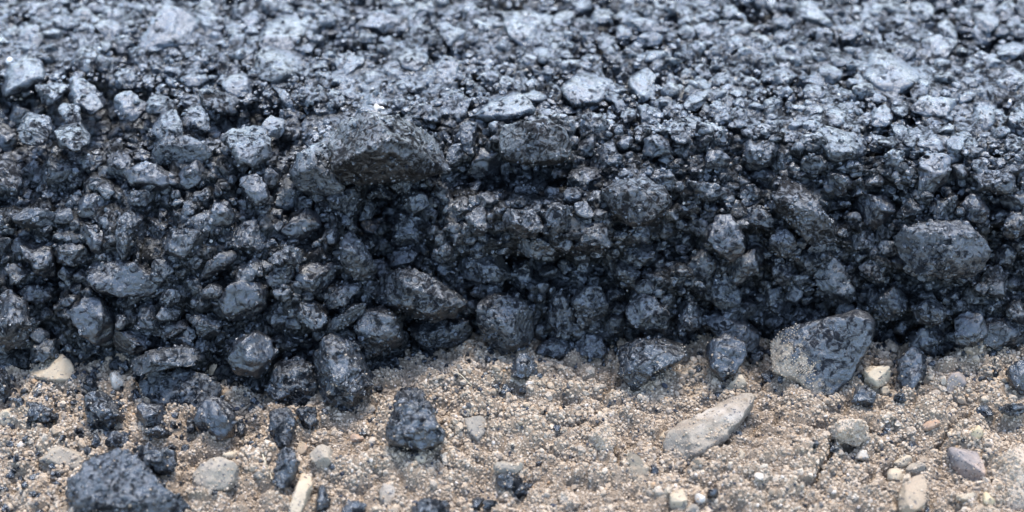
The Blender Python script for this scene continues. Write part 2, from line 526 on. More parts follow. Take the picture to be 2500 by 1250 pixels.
def radial(poly, n=160):
    """distance from the centre to the outline for n angles; poly (k,2) about its centre"""
    th = np.linspace(-math.pi, math.pi, n, endpoint=False)
    d = np.stack([np.cos(th), np.sin(th)], -1)
    R = np.zeros(n)
    k = len(poly)
    for i in range(k):
        a, b = poly[i], poly[(i + 1) % k]
        e = b - a
        den = d[:, 0] * e[1] - d[:, 1] * e[0]
        den = np.where(np.abs(den) < 1e-12, 1e-12, den)
        t = (a[0] * e[1] - a[1] * e[0]) / den
        u = (a[0] * d[:, 1] - a[1] * d[:, 0]) / den
        ok = (t > 0) & (u >= -1e-6) & (u <= 1 + 1e-6)
        R = np.where(ok, np.maximum(R, t), R)
    R = np.where(R <= 0, R[R > 0].mean(), R)
    for _ in range(2):
        R = (np.roll(R, 1) + 2 * R + np.roll(R, -1)) / 4
    return th, R


def stone_verts(poly, thick, seed, sub=4, facets=9, rough=1.0, box=0.72, flat_top=None, ridge=None, keep=False):
    r = np.random.default_rng(seed)
    v, f = ico(sub)
    th, R = radial(poly)
    ang = np.arctan2(v[:, 1], v[:, 0])
    Rv = np.interp(ang, np.append(th, math.pi), np.append(R, R[0]))
    ch = np.hypot(v[:, 0], v[:, 1])
    m = R.mean()
    k = np.power(ch, box)
    p = np.stack([np.cos(ang) * Rv * k / m, np.sin(ang) * Rv * k / m, np.sign(v[:, 2]) * np.power(np.abs(v[:, 2]), box)], -1)
    ext0 = np.ptp(p[:, :2], axis=0)
    mid0 = (p[:, :2].max(0) + p[:, :2].min(0)) / 2
    for i in range(facets):
        n = r.normal(size=3)
        n[2] = abs(n[2]) * 1.1 + (0.75 if keep else 0.25)
        n /= np.linalg.norm(n)
        sup = (p @ n).max()
        d = sup * (r.uniform(0.52, 0.82) if keep else r.uniform(0.46, 0.76))
        ex = p @ n - d
        p -= np.where(ex > 0, ex * 0.985, 0)[:, None] * n
    mid1 = (p[:, :2].max(0) + p[:, :2].min(0)) / 2
    p[:, :2] = (p[:, :2] - mid1) * (ext0 / np.ptp(p[:, :2], axis=0)) + mid0
    if flat_top is not None:
        ex = p[:, 2] - flat_top
        p[:, 2] -= np.where(ex > 0, ex * 0.85, 0)
    if ridge is not None:                      # one long facet on each side of a crest along direction ridge (radians)
        for sgn, tilt in ((1, 0.75), (-1, 0.45)):
            n = np.array([-math.sin(ridge) * sgn * tilt, math.cos(ridge) * sgn * tilt, 1.0]); n /= np.linalg.norm(n)
            ex = p @ n - 0.42
            p -= np.where(ex > 0, ex, 0)[:, None] * n
    p = p * np.array([m, m, thick])
    o = r.random(3) * 50
    c = p / (np.linalg.norm(p, axis=1, keepdims=True) + 1e-9)
    nd = 0.035 * m * vnoise(p / (m * 0.75) + o, seed) + 0.026 * m * vnoise(p / (m * 0.27) + o, seed + 1)
    nd += (0.45 + 0.5 * rough if rough > 1 else rough) * (0.0008 * vnoise(p / 0.0036 + o, seed + 2) + 0.0007 * vnoise(p / 0.0016 + o, seed + 3))
    p = p + c * nd[:, None]
    return p, f


def build_mesh(name, p, f, smooth=True):
    me = bpy.data.meshes.new(name)
    me.vertices.add(len(p)); me.vertices.foreach_set('co', p.reshape(-1).astype(np.float32))
    me.loops.add(f.size); me.loops.foreach_set('vertex_index', f.reshape(-1).astype(np.int32))
    me.polygons.add(len(f))
    me.polygons.foreach_set('loop_start', np.arange(0, f.size, 3, dtype=np.int32))
    me.polygons.foreach_set('loop_total', np.full(len(f), 3, dtype=np.int32))
    me.polygons.foreach_set('use_smooth', np.full(len(f), smooth, dtype=bool))
    me.update(calc_edges=True)
    return me


def frame(n):
    n = np.asarray(n, float); n /= np.linalg.norm(n)
    e1 = np.cross(U_DIR, n); e1 /= np.linalg.norm(e1)
    e2 = np.cross(n, e1)
    return e1, e2, n


def outline(spec, seed):
    """polygon in photo pixels from a list of points, or from a box (x0,y0,x1,y1[,tilt])"""
    if isinstance(spec[0], (tuple, list)):
        return np.array(spec, float)
    x0, y0, x1, y1 = spec[:4]
    tilt = spec[4] if len(spec) > 4 else 0.0
    r = np.random.default_rng(seed)
    k = int(r.integers(6, 9))
    a = (np.arange(k) + r.uniform(-0.28, 0.28, k)) * 2 * math.pi / k + r.uniform(0, 6)
    rad = r.uniform(0.88, 1.16, k)
    q = np.stack([np.cos(a) * rad * (x1 - x0) / 2, np.sin(a) * rad * (y1 - y0) / 2], -1)
    ct, st = math.cos(tilt), math.sin(tilt)
    q = q @ np.array([[ct, st], [-st, ct]])
    return q + np.array([(x0 + x1) / 2, (y0 + y1) / 2])


def level(px_size):
    return 5 if px_size > 150 else (4 if px_size > 50 else 3)


def centre_of(pp):
    x, y = pp[:, 0], pp[:, 1]
    x2, y2 = np.roll(x, -1), np.roll(y, -1)
    w = x * y2 - x2 * y
    A = w.sum() / 2
    return np.array([((x + x2) * w).sum() / (6 * A), ((y + y2) * w).sum() / (6 * A)])


sandy = []       # stones with sand clinging to them
coated = []      # (world vertices, normals) of bitumen coated stones, to stick grit to
_seed = [100]


def asphalt_stone(spec, mat='bit', label=None, thick=0.5, out=0.25, facets=8, rough=1.0, flat=None, tilt=None):
    """a stone bound into the asphalt layer: a part of it"""
    _seed[0] += 7
    sd = _seed[0]
    pp = outline(spec, sd)
    c = centre_of(pp)
    loc, n = hit_asphalt(*c)
    if loc is None: return None
    if tilt is not None:
        n = n + np.asarray(tilt); n = n / np.linalg.norm(n)
    e1, e2, n = frame(n)
    px = math.sqrt(np.ptp(pp[:, 0]) * np.ptp(pp[:, 1]))
    # approximate size to lift the outline plane
    sz = px * PX * np.linalg.norm(loc - CAM)
    top = n[2] > 0.96
    if top:
        th = sz * 0.34
        n = np.array([0, 0, 1.0]) + 0.10 * np.random.default_rng(sd).normal(size=3); e1, e2, n = frame(n)
        fl = 0.32 if flat is None else flat
        loc = on_z(c[0], c[1], H_ASPH + 0.0012)
        cen = loc - n * (th * fl * 0.55)
    else:
        th = sz * thick
        cen = loc + n * (th * (out + 0.22))
        fl = flat
    W = np.array([on_plane(x, y, cen, n) for x, y in pp])
    c3 = on_plane(c[0], c[1], cen, n)
    q = np.stack([(W - c3) @ e1, (W - c3) @ e2], -1)
    p, f = stone_verts(q, th, sd, level(px), facets, rough, box=.85, flat_top=fl, keep=isinstance(spec[0], (tuple, list)))
    me = build_mesh('stone', p, f)
    o = link('stone', me, M[mat], road)
    mw = Matrix(((e1[0], e2[0], n[0], c3[0]), (e1[1], e2[1], n[1], c3[1]), (e1[2], e2[2], n[2], c3[2]), (0, 0, 0, 1)))
    o.matrix_world = mw
    if label: o['label'] = label
    Rm = np.stack([e1, e2, n], 1)
    coated.append((p @ Rm.T + c3, n, px, mat))
    return o


def loose(name, spec, mat, label, cat, group=None, lean=0.5, thick=0.62, sink=0.14, facets=8, rough=1.0, ridge=None, flat=None, lift=0.0, box=0.72):
    """a stone lying on the sand (or on what lies there): a thing of its own"""
    _seed[0] += 7
    sd = _seed[0]
    pp = outline(spec, sd)
    c = centre_of(pp)
    n = lean * np.array([0, 0, 1.0]) + (1 - lean) * (-F_DIR)
    e1, e2, n = frame(n)
    g = on_z(c[0], c[1], 0.004)
    px = math.sqrt(np.ptp(pp[:, 0]) * np.ptp(pp[:, 1]))
    W = np.array([on_plane(x, y, g, n) for x, y in pp])
    q = np.stack([(W - g) @ e1, (W - g) @ e2], -1)
    size = math.sqrt(np.ptp(q[:, 0]) * np.ptp(q[:, 1]))
    p, f = stone_verts(q, size * thick * 0.75, sd, level(px), facets, rough, ridge=ridge, flat_top=flat, box=box, keep=isinstance(spec[0], (tuple, list)))
    Rm = np.stack([e1, e2, n], 1)
    rel = p @ Rm.T
    hgt = np.ptp(rel[:, 2])
    gzv = ground_z(g[0], g[1])
    cz = gzv + lift - sink * hgt - rel[:, 2].min()
    c3 = on_z(c[0], c[1], cz)
    me = build_mesh(name, p, f)
    o = link(name, me, M[mat])
    o.matrix_world = Matrix(((e1[0], e2[0], n[0], c3[0]), (e1[1], e2[1], n[1], c3[1]), (e1[2], e2[2], n[2], c3[2]), (0, 0, 0, 1)))
    tag(o, label, cat, group)
    if mat.startswith('bit') and rough > 1.1:
        coated.append((rel + c3, n, px, mat))
    if mat == 'clod':
        sandy.append((rel + c3, 1.1, None))
    elif not mat.startswith('bit'):
        sandy.append((rel + c3, 0.45, None))
    elif mat == 'bit_boulder':
        sandy.append((rel + c3, 2.2, c3))
    else:
        sandy.append((rel + c3, 0.05, None))
    return o


traced = []


def A(spec, mat='bit', label=None, **kw):
    traced.append(outline(spec, 1).mean(0).tolist() + [np.ptp(outline(spec, 1)[:, 0]) / 2, np.ptp(outline(spec, 1)[:, 1]) / 2])
    return asphalt_stone(spec, mat, label, **kw)


# --- the rolled top, far side
A([(395, 25), (440, 30), (490, 50), (465, 95), (430, 130), (385, 150), (330, 150), (325, 120), (360, 80)], 'bit_smooth', 'broad flat pale-shining stone on the top surface')
A([(5, 150), (70, 135), (100, 150), (110, 185), (60, 210), (5, 230), (-10, 190)], 'bit_smooth')
for b in [(227, 20, 303, 55), (92, 5, 125, 32), (125, 32, 165, 60), (45, 60, 110, 120, .4), (585, 20, 640, 62), (540, 180, 612, 232), (440, 178, 512, 204),
          (625, 30, 750, 112), (880, 30, 992, 74), (1070, 50, 1137, 105, .5), (770, 168, 816, 198), (812, 125, 892, 182), (965, 105, 1045, 165), (1040, 130, 1122, 220),
          (880, 215, 952, 262), (1278, 220, 1342, 247), (1528, 40, 1652, 76), (1550, 76, 1622, 106), (1685, 58, 1747, 92), (1828, 85, 1888, 131),
          (1665, 220, 1727, 263, -.5), (1728, 245, 1772, 274), (1508, 260, 1562, 294, -.4), (1728, 308, 1780, 352), (1716, 360, 1780, 412), (1470, 112, 1504, 147),
          (1566, 122, 1632, 152), (1418, 70, 1462, 95), (1778, 212, 1826, 237), (1827, 209, 1862, 237), (1541, 366, 1580, 398),
          (2240, 75, 2337, 146), (2428, 96, 2505, 150), (2410, 162, 2504, 236), (2222, 237, 2364, 288), (2366, 237, 2440, 312), (2452, 246, 2530, 322),
          (2120, 254, 2182, 308), (2173, 250, 2219, 280, .4), (1866, 158, 1948, 207), (1961, 203, 2017, 239), (1986, 64, 2033, 114), (2006, 264, 2072, 305),
          (2143, 328, 2198, 357), (2240, 330, 2317, 366, .4), (2151, 358, 2209, 407), (2380, 27, 2447, 70), (1925, -8, 2028, 55), (1130, 10, 1180, 50), (1440, 20, 1500, 52)]:
    A(b, 'bit_smooth' if (b[2] - b[0]) > 60 else 'bit')
A([(1225, 30), (1270, 15), (1320, 30), (1340, 65), (1310, 90), (1290, 120), (1245, 100), (1230, 60)], 'bit_smooth')
A([(1365, 210), (1385, 180), (1440, 168), (1485, 185), (1490, 220), (1460, 245), (1400, 248)], 'bit_smooth')
A([(1535, 175), (1575, 163), (1602, 190), (1598, 235), (1572, 247), (1540, 215)], 'bit_smooth')
A([(2095, 170), (2115, 135), (2150, 125), (2200, 135), (2250, 175), (2240, 205), (2200, 230), (2150, 225), (2110, 190)], 'bit_smooth', 'largest flat pale-shining stone in the rolled top surface')
A([(1140, 270), (1165, 245), (1205, 220), (1250, 222), (1300, 255), (1305, 275), (1260, 290), (1200, 292), (1150, 285)], 'bit_smooth', 'smooth lens-shaped shining stone perched on the broken lip', out=0.7, thick=0.45)
A([(1977, 340), (2020, 312), (2090, 315), (2122, 345), (2100, 378), (2030, 384)], 'bit_grey')
A([(2250, 380), (2290, 368), (2322, 385), (2312, 440), (2285, 470), (2245, 475), (2238, 420)], 'bit_smooth')
# --- the lip
A([(800, 340), (830, 300), (880, 285), (960, 285), (1040, 300), (1095, 340), (1100, 390), (1060, 410), (1000, 425), (930, 430), (860, 440), (810, 420)], 'bit_brown', 'big brownish-black boulder jutting from the broken lip', out=0.75, thick=0.55, rough=.9, facets=8, tilt=(0, -.1, -.2))
A([(710, 380), (760, 340), (800, 345), (812, 420), (850, 450), (820, 470), (740, 460), (700, 430)], 'bit_grey', out=0.2)
A([(1215, 310), (1260, 298), (1340, 295), (1385, 320), (1395, 370), (1370, 395), (1300, 400), (1240, 390), (1210, 350)], 'bit_brown', 'blocky dark stone with lit top edge beside the jutting boulder', out=0.8, thick=0.6, facets=7, rough=.9, tilt=(0, -.1, -.2))
A((1108, 290, 1172, 372), 'bit_grey', out=0.2)
A((868, 256, 952, 288), 'bit_smooth', out=0.5)
A((637, 290, 706, 330), 'bit_smooth')
A([(665, 212), (680, 210), (725, 252), (722, 266), (700, 256)], 'bit_smooth')
A((718, 205, 792, 262), 'bit')
A((480, 212, 592, 275), 'bit_brown'); A((620, 120, 766, 192), 'bit_grey'); A((335, 298, 378, 362), 'bit_grey')
A((74, 350, 127, 396), 'bit_smooth'); A((370, 330, 522, 396), 'bit_grey', flat=.5)
A([(300, 405), (330, 395), (430, 415), (440, 440), (400, 455), (330, 455)], 'bit_smooth', 'pale-shining plank-shaped stone in the dark left slope', out=.4)
A([(1460, 470), (1500, 440), (1570, 430), (1625, 460), (1640, 500), (1600, 540), (1540, 555), (1490, 520)], 'bit_brown', 'dull olive-brown broad stone face right of the jutting ledge', out=.25, flat=.45, rough=1.2)
A((1567, 415, 1662, 462, .5), 'bit'); A((1662, 440, 1772, 494, .2), 'bit'); A((1790, 452, 1872, 492), 'bit'); A((2018, 412, 2082, 472), 'bit_smooth'); A((2362, 410, 2500, 472), 'bit')
A((170, 435, 206, 462), 'bit'); A((98, 462, 142, 498), 'bit'); A((212, 428, 252, 450), 'bit_smooth')
# --- the broken slope
A([(20, 520), (60, 505), (110, 515), (155, 528), (140, 548), (100, 555), (45, 545)], 'bit_grey', out=.4)
A([(196, 565), (230, 545), (255, 560), (252, 600), (235, 622), (205, 590)], 'bit_smooth', out=.4)
A([(285, 530), (320, 515), (340, 535), (320, 580), (308, 620), (295, 637), (283, 600)], 'bit', out=.4)
A((354, 525, 415, 592), 'bit'); A((448, 508, 518, 582), 'bit_grey', out=.4)
A([(55, 590), (85, 575), (120, 620), (140, 665), (110, 678), (80, 665), (60, 630)], 'bit_smooth', out=.4)
A((127, 556, 177, 597), 'bit'); A((131, 595, 215, 646), 'bit'); A((8, 645, 86, 697), 'bit_grey')
A([(225, 640), (290, 635), (370, 650), (390, 690), (370, 720), (300, 725), (240, 715), (215, 690)], 'bit_smooth', 'long block-shaped stone with a pale ridge in the left slope', out=.5, thick=.45, facets=6)
A([(34, 715), (70, 700), (110, 703), (134, 700), (125, 728), (95, 746), (65, 735)], 'bit_grey', out=.4)
A([(172, 745), (200, 725), (240, 730), (265, 780), (272, 830), (235, 845), (205, 820), (180, 780)], 'bit_smooth', out=.45)
A([(-15, 740), (30, 715), (65, 740), (75, 800), (60, 850), (10, 860), (-20, 820)], 'bit', out=.3)
A((275, 793, 363, 872), 'bit_smooth', out=.4); A((362, 778, 462, 832), 'bit_brown', out=.4); A((465, 768, 547, 832), 'bit_grey', out=.4)
A([(482, 675), (500, 650), (540, 620), (575, 605), (582, 625), (550, 650), (510, 678)], 'bit_smooth', out=.45)
A([(530, 730), (560, 690), (620, 680), (655, 705), (650, 750), (620, 780), (570, 785), (540, 765)], 'bit_smooth', 'plump shining stone in the lower left slope', out=.45)
A([(580, 440), (610, 420), (650, 450), (655, 490), (625, 500), (600, 475)], 'bit_smooth', out=.4)
A([(830, 590), (860, 565), (885, 590), (915, 620), (925, 660), (890, 685), (850, 660), (835, 630)], 'bit_grey', out=.45)
A([(715, 690), (740, 650), (790, 637), (820, 650), (812, 690), (780, 715), (735, 712)], 'bit_smooth', out=.4)
A((648, 602, 750, 648), 'bit'); A((716, 730, 802, 816), 'bit', out=.3)
A([(900, 690), (950, 668), (1020, 665), (1080, 695), (1135, 715), (1140, 745), (1110, 770), (1060, 775), (1000, 755), (940, 730)], 'bit', 'long leaning stone with a bright sloping top above the sand edge', out=.7, thick=.5, facets=6, tilt=(0, .3, .5))
A([(792, 800), (820, 770), (860, 745), (893, 740), (890, 765), (850, 795), (810, 820)], 'bit_grey', out=.45)
A([(795, 750), (830, 715), (870, 690), (890, 685), (880, 710), (850, 735), (810, 757)], 'bit_grey', out=.45)
A([(870, 800), (900, 760), (950, 755), (985, 790), (980, 840), (940, 872), (890, 860)], 'bit', out=.35)
A([(1000, 800), (1040, 780), (1100, 785), (1150, 778), (1155, 820), (1130, 845), (1070, 845), (1020, 840)], 'bit', out=.6)
A([(1165, 740), (1210, 725), (1270, 735), (1305, 770), (1305, 830), (1280, 865), (1235, 870), (1195, 845), (1170, 800)], 'bit', 'egg-shaped wet-looking stone at the foot of the slope', out=.6, thick=.55)
A((950, 600, 1045, 660), 'bit'); A((1100, 622, 1258, 696), 'bit_grey', out=.3); A((1090, 566, 1142, 602), 'bit_smooth', out=.6); A((1053, 590, 1107, 646), 'bit', out=.4)
A((985, 455, 1052, 540), 'bit', out=.3); A((1050, 450, 1110, 510), 'bit', out=.4); A((1140, 500, 1215, 575), 'bit', out=.4); A((1230, 500, 1330, 580), 'bit', out=.5)
A((1330, 490, 1400, 560), 'bit', out=.4); A((1400, 540, 1500, 620), 'bit', out=.5); A((1250, 575, 1380, 628), 'bit', out=.5)
A([(1728, 555), (1745, 530), (1785, 528), (1810, 560), (1820, 610), (1790, 640), (1755, 620), (1735, 590)], 'bit_smooth', 'rounded stone with a very pale sky-shining face in the right slope', out=.7, tilt=(-.3, .2, .5))
A((1510, 594, 1599, 648), 'bit', out=.5); A((1595, 533, 1652, 582), 'bit_brown')
A([(1690, 690), (1730, 665), (1780, 680), (1812, 720), (1805, 755), (1770, 750), (1720, 725)], 'bit_grey', out=.5)
A([(1525, 755), (1560, 725), (1600, 730), (1635, 770), (1625, 805), (1580, 815), (1540, 790)], 'bit', out=.5)
A((1650, 735, 1714, 808), 'bit', out=.4)
A([(1715, 790), (1760, 775), (1820, 795), (1862, 820), (1850, 850), (1790, 855), (1740, 830)], 'bit', out=.55)
A((1330, 712, 1400, 822), 'bit', out=.5)
A([(1400, 740), (1430, 698), (1470, 700), (1488, 750), (1465, 805), (1420, 812)], 'bit', out=.5)
A((1242, 632, 1305, 712, .4), 'bit', out=.4); A((1358, 635, 1407, 680), 'bit'); A((1810, 494, 1892, 562), 'bit', out=.4)
A([(1910, 450), (1940, 442), (1990, 480), (2030, 540), (2038, 590), (1990, 600), (1950, 575), (1900, 520), (1885, 480)], 'bit_brown', 'large leaning slab with a bright upper edge in the right slope', out=.45, thick=.45, facets=6)
A([(2080, 490), (2110, 470), (2160, 475), (2187, 510), (2165, 540), (2150, 575), (2120, 545), (2090, 520)], 'bit_smooth', out=.45)
A([(2190, 600), (2215, 560), (2270, 548), (2350, 545), (2400, 580), (2420, 610), (2410, 650), (2370, 685), (2310, 680), (2240, 670), (2200, 640)], 'bit_grey', 'biggest rounded grey-shining boulder in the right slope', out=.45, thick=.5, facets=11)
A([(2345, 500), (2370, 472), (2405, 480), (2420, 520), (2400, 548), (2360, 540)], 'bit_smooth', out=.45)
A([(2000, 640), (2030, 622), (2060, 650), (2085, 700), (2080, 740), (2030, 745), (1990, 730), (1985, 680)], 'bit_grey', out=.5)
for b in [(1877, 556, 1945, 632), (1858, 703, 1934, 777), (2098, 628, 2162, 692), (2130, 703, 2222, 792), (2230, 733, 2312, 807), (2456, 733, 2515, 797),
          (2403, 653, 2467, 742), (2450, 518, 2515, 592), (2200, 480, 2260, 535), (2270, 470, 2340, 540), (1640, 640, 1690, 690), (1880, 640, 1940, 700)]:
    A(b, 'bit' if b[0] % 3 else 'bit_grey', out=.4)
A([(2330, 790), (2365, 768), (2400, 775), (2412, 830), (2395, 865), (2360, 870), (2335, 830)], 'bit_smooth', out=.55)
A([(310, 890), (360, 865), (420, 858), (475, 855), (470, 885), (420, 895), (330, 912)], 'bit_grey', out=.8)
A((65, 830, 152, 882, -.3), 'bit_grey', out=.6)
A([(553, 870), (580, 830), (620, 812), (660, 830), (672, 870), (655, 910), (620, 932), (575, 920)], 'bit_smooth', 'round glossy stone hanging out of the toe of the left slope', out=.8)
A((1310, 828, 1402, 887), 'bit', out=.7); A((1405, 818, 1476, 887), 'bit', out=.8)

# --- further stones packed between the traced ones
fr = np.random.default_rng(77)
toe_px = np.array(TOE, float)
LIP_A = np.array(LIP, float)
placed = np.array(traced, float)


def free(x, y, w, h, k):
    global placed
    q = ((x - placed[:, 0]) / (w * .5 + placed[:, 2])) ** 2 + ((y - placed[:, 1]) / (h * .5 + placed[:, 3])) ** 2
    if q.min() < k * k: return False
    placed = np.vstack([placed, [x, y, w / 2, h / 2]])
    return True


KINDS_ = ('bit', 'bit', 'bit_smooth', 'bit_grey', 'bit_grey')
n_fill = 0
for tries in range(60000):
    if len(traced) + n_fill >= 298: break
    x = fr.uniform(-20, 2520); y = fr.uniform(5, 860)
    if y > np.interp(x, toe_px[:, 0], toe_px[:, 1]) - 5: continue
    top_ = y < np.interp(x, LIP_A[:, 0], LIP_A[:, 1]) - 60
    w = fr.uniform(40, 66) if (top_ or tries > 1500) else fr.uniform(58, 120)
    h = w * (fr.uniform(.5, .75) if top_ else fr.uniform(.6, 1.05))
    if top_ and fr.random() < .5: continue
    if not free(x, y, w, h, .80): continue
    asphalt_stone((x - w / 2, y - h / 2, x + w / 2, y + h / 2, fr.uniform(-.8, .8)), KINDS_[int(fr.integers(5))], out=fr.uniform(.05, .35), facets=9)
    n_fill += 1
# the many little stones past those: one part
sv, sf, off = [], [], 0
for tries in range(40000):
    if len(sv) >= 1300: break
    x = fr.uniform(-40, 2540); y = fr.uniform(-20, 865)
    if y > np.interp(x, toe_px[:, 0], toe_px[:, 1]) + 5: continue
    top_ = y < np.interp(x, LIP_A[:, 0], LIP_A[:, 1]) - 40
    w = fr.uniform(22, 60) if tries < 9000 else fr.uniform(12, 34)
    h = w * (fr.uniform(.5, .8) if top_ else fr.uniform(.65, 1.0))
    if not free(x, y, w, h, .68 if not top_ else .76): continue
    loc, n = hit_asphalt(x, y)
    if loc is None: continue
    e1, e2, n = frame(n + (0.12 if top_ else 0.45) * fr.normal(size=3))
    a_ = (w / 2) * PX * np.linalg.norm(loc - CAM)
    k = int(fr.integers(5, 8)); th_ = (np.arange(k) + fr.uniform(-.3, .3, k)) * 2 * math.pi / k + fr.uniform(0, 6)
    q = np.stack([np.cos(th_), np.sin(th_) * fr.uniform(.6, 1)], -1) * (a_ * fr.uniform(.9, 1.15, k))[:, None]
    p, f = stone_verts(q, a_ * fr.uniform(.55, .9), int(fr.integers(1, 1 << 20)), 2 if w < 26 else 3, 6, 0.45, flat_top=.5 if top_ else None)
    if top_: loc = loc + np.array([0, 0, max(0, H_ASPH - 0.0030 - loc[2])])
    sv.append(p @ np.stack([e1, e2, n], 1).T + loc + n * a_ * fr.uniform(-.15, .3)); sf.append(f + off); off += len(p)
small = link('small_stones', build_mesh('small_stones', np.vstack(sv), np.vstack(sf)), M['bit'], road)
small['kind'] = 'stuff'

# ------------------------------------------------------------------ loose black chunks on the sand
GB = 'loose asphalt chunks on the sand'


def B(spec, label, mat='bit', name='asphalt_chunk', **kw):
    kw.setdefault('lean', 0.35); kw.setdefault('rough', 1.5)
    loose(name, spec, mat, label, 'asphalt chunk', GB, **kw)


B([(765, 860), (790, 830), (830, 825), (870, 845), (900, 885), (910, 910), (880, 945), (855, 980), (825, 998), (790, 985), (770, 940)], 'tall black pear-shaped chunk standing against the asphalt toe', thick=.7, facets=11)
B([(650, 930), (670, 890), (720, 868), (765, 890), (778, 930), (770, 965), (735, 985), (690, 980), (655, 965)], 'rough squat black chunk left of the tall pear-shaped one', rough=1.7)
B([(345, 930), (380, 905), (440, 898), (500, 915), (540, 935), (535, 965), (510, 980), (480, 1000), (420, 1005), (375, 985), (350, 960)], 'broad grey-shining slab of asphalt lying flat beside the white pebble', 'bit_grey', flat=.55, thick=.45)
B([(480, 985), (520, 965), (560, 975), (572, 1010), (568, 1060), (540, 1080), (500, 1075), (480, 1050)], 'upright block of asphalt with pale face below the broad slab', 'bit_smooth')
B((195, 958, 293, 1054), 'jagged roundish asphalt lump right of a small black clump', rough=2.0)
B((323, 980, 403, 1050), 'small two-tiered asphalt chunk under the broad grey slab', 'bit_smooth')
B((345, 1040, 420, 1062), 'thin dark asphalt splinter below the two-tiered chunk', lean=.7)
B((260, 1054, 313, 1098), 'small round black lump left of the tan bead pebble', rough=1.8)
B((200, 902, 238, 962), 'small dark lump between tan oval pebble and white pebble')
B((62, 985, 135, 1035), 'low black clump below the tan oval pebble', rough=2.0)
B((-14, 905, 26, 978), 'black chunk cut by the left picture edge')
B((34, 964, 57, 997), 'tiny black crumb under the tan oval pebble')
B((453, 1022, 480, 1059), 'small black crumb clinging left of the upright block')
B((566, 1026, 603, 1066), 'small black crumb clinging right of the upright block')
B([(135, 1250), (180, 1190), (220, 1150), (260, 1112), (310, 1092), (345, 1110), (385, 1165), (410, 1200), (450, 1215), (485, 1260), (300, 1330), (150, 1310)], 'largest dark blue-black asphalt lump, cut by the bottom edge', 'bit_grey', rough=2.2, thick=.5, sink=.3, facets=14)
B([(320, 1095), (350, 1086), (400, 1092), (432, 1102), (425, 1140), (395, 1160), (350, 1140)], 'knobbly black piece leaning on the largest dark lump', rough=2.2, sink=.05, lift=.002)
B([(660, 1000), (700, 990), (725, 1010), (722, 1050), (710, 1085), (680, 1095), (662, 1060)], 'upright grey-faced asphalt chunk below the squat rough one', 'bit_grey')
B((727, 988, 773, 1062), 'crumbly black bit stuck right of the grey-faced chunk', rough=2.2)
B([(690, 1090), (720, 1095), (727, 1130), (715, 1170), (695, 1192), (668, 1175), (670, 1130)], 'narrow upright asphalt piece above the cream stone', 'bit', rough=1.7)
B([(980, 945), (1005, 937), (1030, 955), (1035, 985), (1060, 1010), (1065, 1045), (1090, 1060), (1075, 1085), (1040, 1098), (990, 1090), (945, 1080), (948, 1040), (965, 1000), (975, 970)], 'bell-shaped black chunk alone on open sand', 'bit', rough=1.6, thick=.55, facets=7)
B((902, 856, 940, 894), 'small black nub right of the tall pear-shaped chunk')
B((938, 868, 972, 894), 'tiny black chip on sand beside the asphalt toe', lean=.6)
B([(1515, 840), (1560, 825), (1620, 820), (1672, 835), (1677, 865), (1650, 890), (1605, 905), (1575, 930), (1545, 947), (1520, 920), (1512, 880)], 'wide triangular black chunk pointing down onto the sand', 'bit', thick=.45, rough=1.3)
B([(1730, 840), (1770, 815), (1815, 830), (1825, 870), (1800, 915), (1760, 922), (1728, 890)], 'rounded black chunk with pale centre above the flat tan slab', 'bit_smooth', rough=1.6)
B((1815, 840, 1872, 885), 'small black chunk attached to the right of the pale-centred one')
B((1243, 864, 1317, 928), 'small black lump hanging below the egg-shaped stone', rough=1.8)
B([(1885, 830), (1920, 800), (2000, 785), (2090, 765), (2135, 790), (2120, 850), (2085, 910), (2045, 960), (1990, 975), (1960, 930), (1900, 900)], 'huge sand-dusted blue-grey boulder half buried at the asphalt toe', 'bit_boulder', thick=.5, sink=.18, facets=6, rough=.55)
B([(2192, 880), (2225, 850), (2262, 860), (2258, 910), (2235, 954), (2200, 945)], 'blue-black chunk standing right of the round tan pebble', 'bit_dusty')
B((2080, 938, 2134, 994, .6), 'slanting black chunk under the round tan pebble', rough=1.5)
B((2186, 952, 2213, 984), 'tiny dark chip under the standing blue-black chunk')
B([(2462, 900), (2495, 880), (2530, 900), (2525, 960), (2490, 965), (2465, 940)], 'glossy black chunk cut by the right picture edge', 'bit_smooth')
B((2389, 988, 2426, 1022), 'small black crumb left of a larger dark crumb near right edge', rough=1.6)
B((2444, 980, 2500, 1018), 'dark lumpy crumb near right edge below the glossy chunk', rough=1.8)
B((2272, 1048, 2320, 1077), 'flat black crumb under the reddish chip', lean=.7, rough=1.6)
B((2199, 1073, 2244, 1108), 'blue-black nugget on sand left of the purple stone', 'bit_smooth')
B((2021, 1076, 2042, 1097), 'tiny black bead in the mouth of the soil crack')
B((1860, 908, 1890, 947, .5), 'small blue-black chip left of the huge dusted boulder')
B((770, 1180, 803, 1245), 'oblong dark grey pebble right of the cream stone', 'bit_grey', lean=.6)
B((836, 1222, 892, 1265), 'black chunk at bottom edge between cream and pale block stones', rough=1.7)
B((1000, 1213, 1102, 1275), 'blue-grey coated stone cut by the bottom edge', 'bit_grey', lean=.6)
B((1148, 1213, 1177, 1245), 'tiny glossy black nugget near bottom edge, left of a pair', rough=1.4)
B((1183, 1220, 1213, 1247), 'tiny glossy black nugget near bottom edge, right of a pair', rough=1.4)
B((1214, 1156, 1262, 1196), 'grey-black lump above a dark crumb near bottom centre', 'bit_grey')
B((1236, 1172, 1298, 1212), 'rough black clump spreading on sand near bottom centre', rough=2.2, lean=.7)
B((1217, 938, 1252, 967), 'black speck cluster on sand below the small hanging lump', lean=.7, rough=2)
B((1726, 1193, 1759, 1222), 'blue-black chip near two white pebbles at the bottom', 'bit_smooth')
B((1587, 1132, 1608, 1160), 'tiny blue-black chip right of the rusty-patched clod', 'bit_smooth')
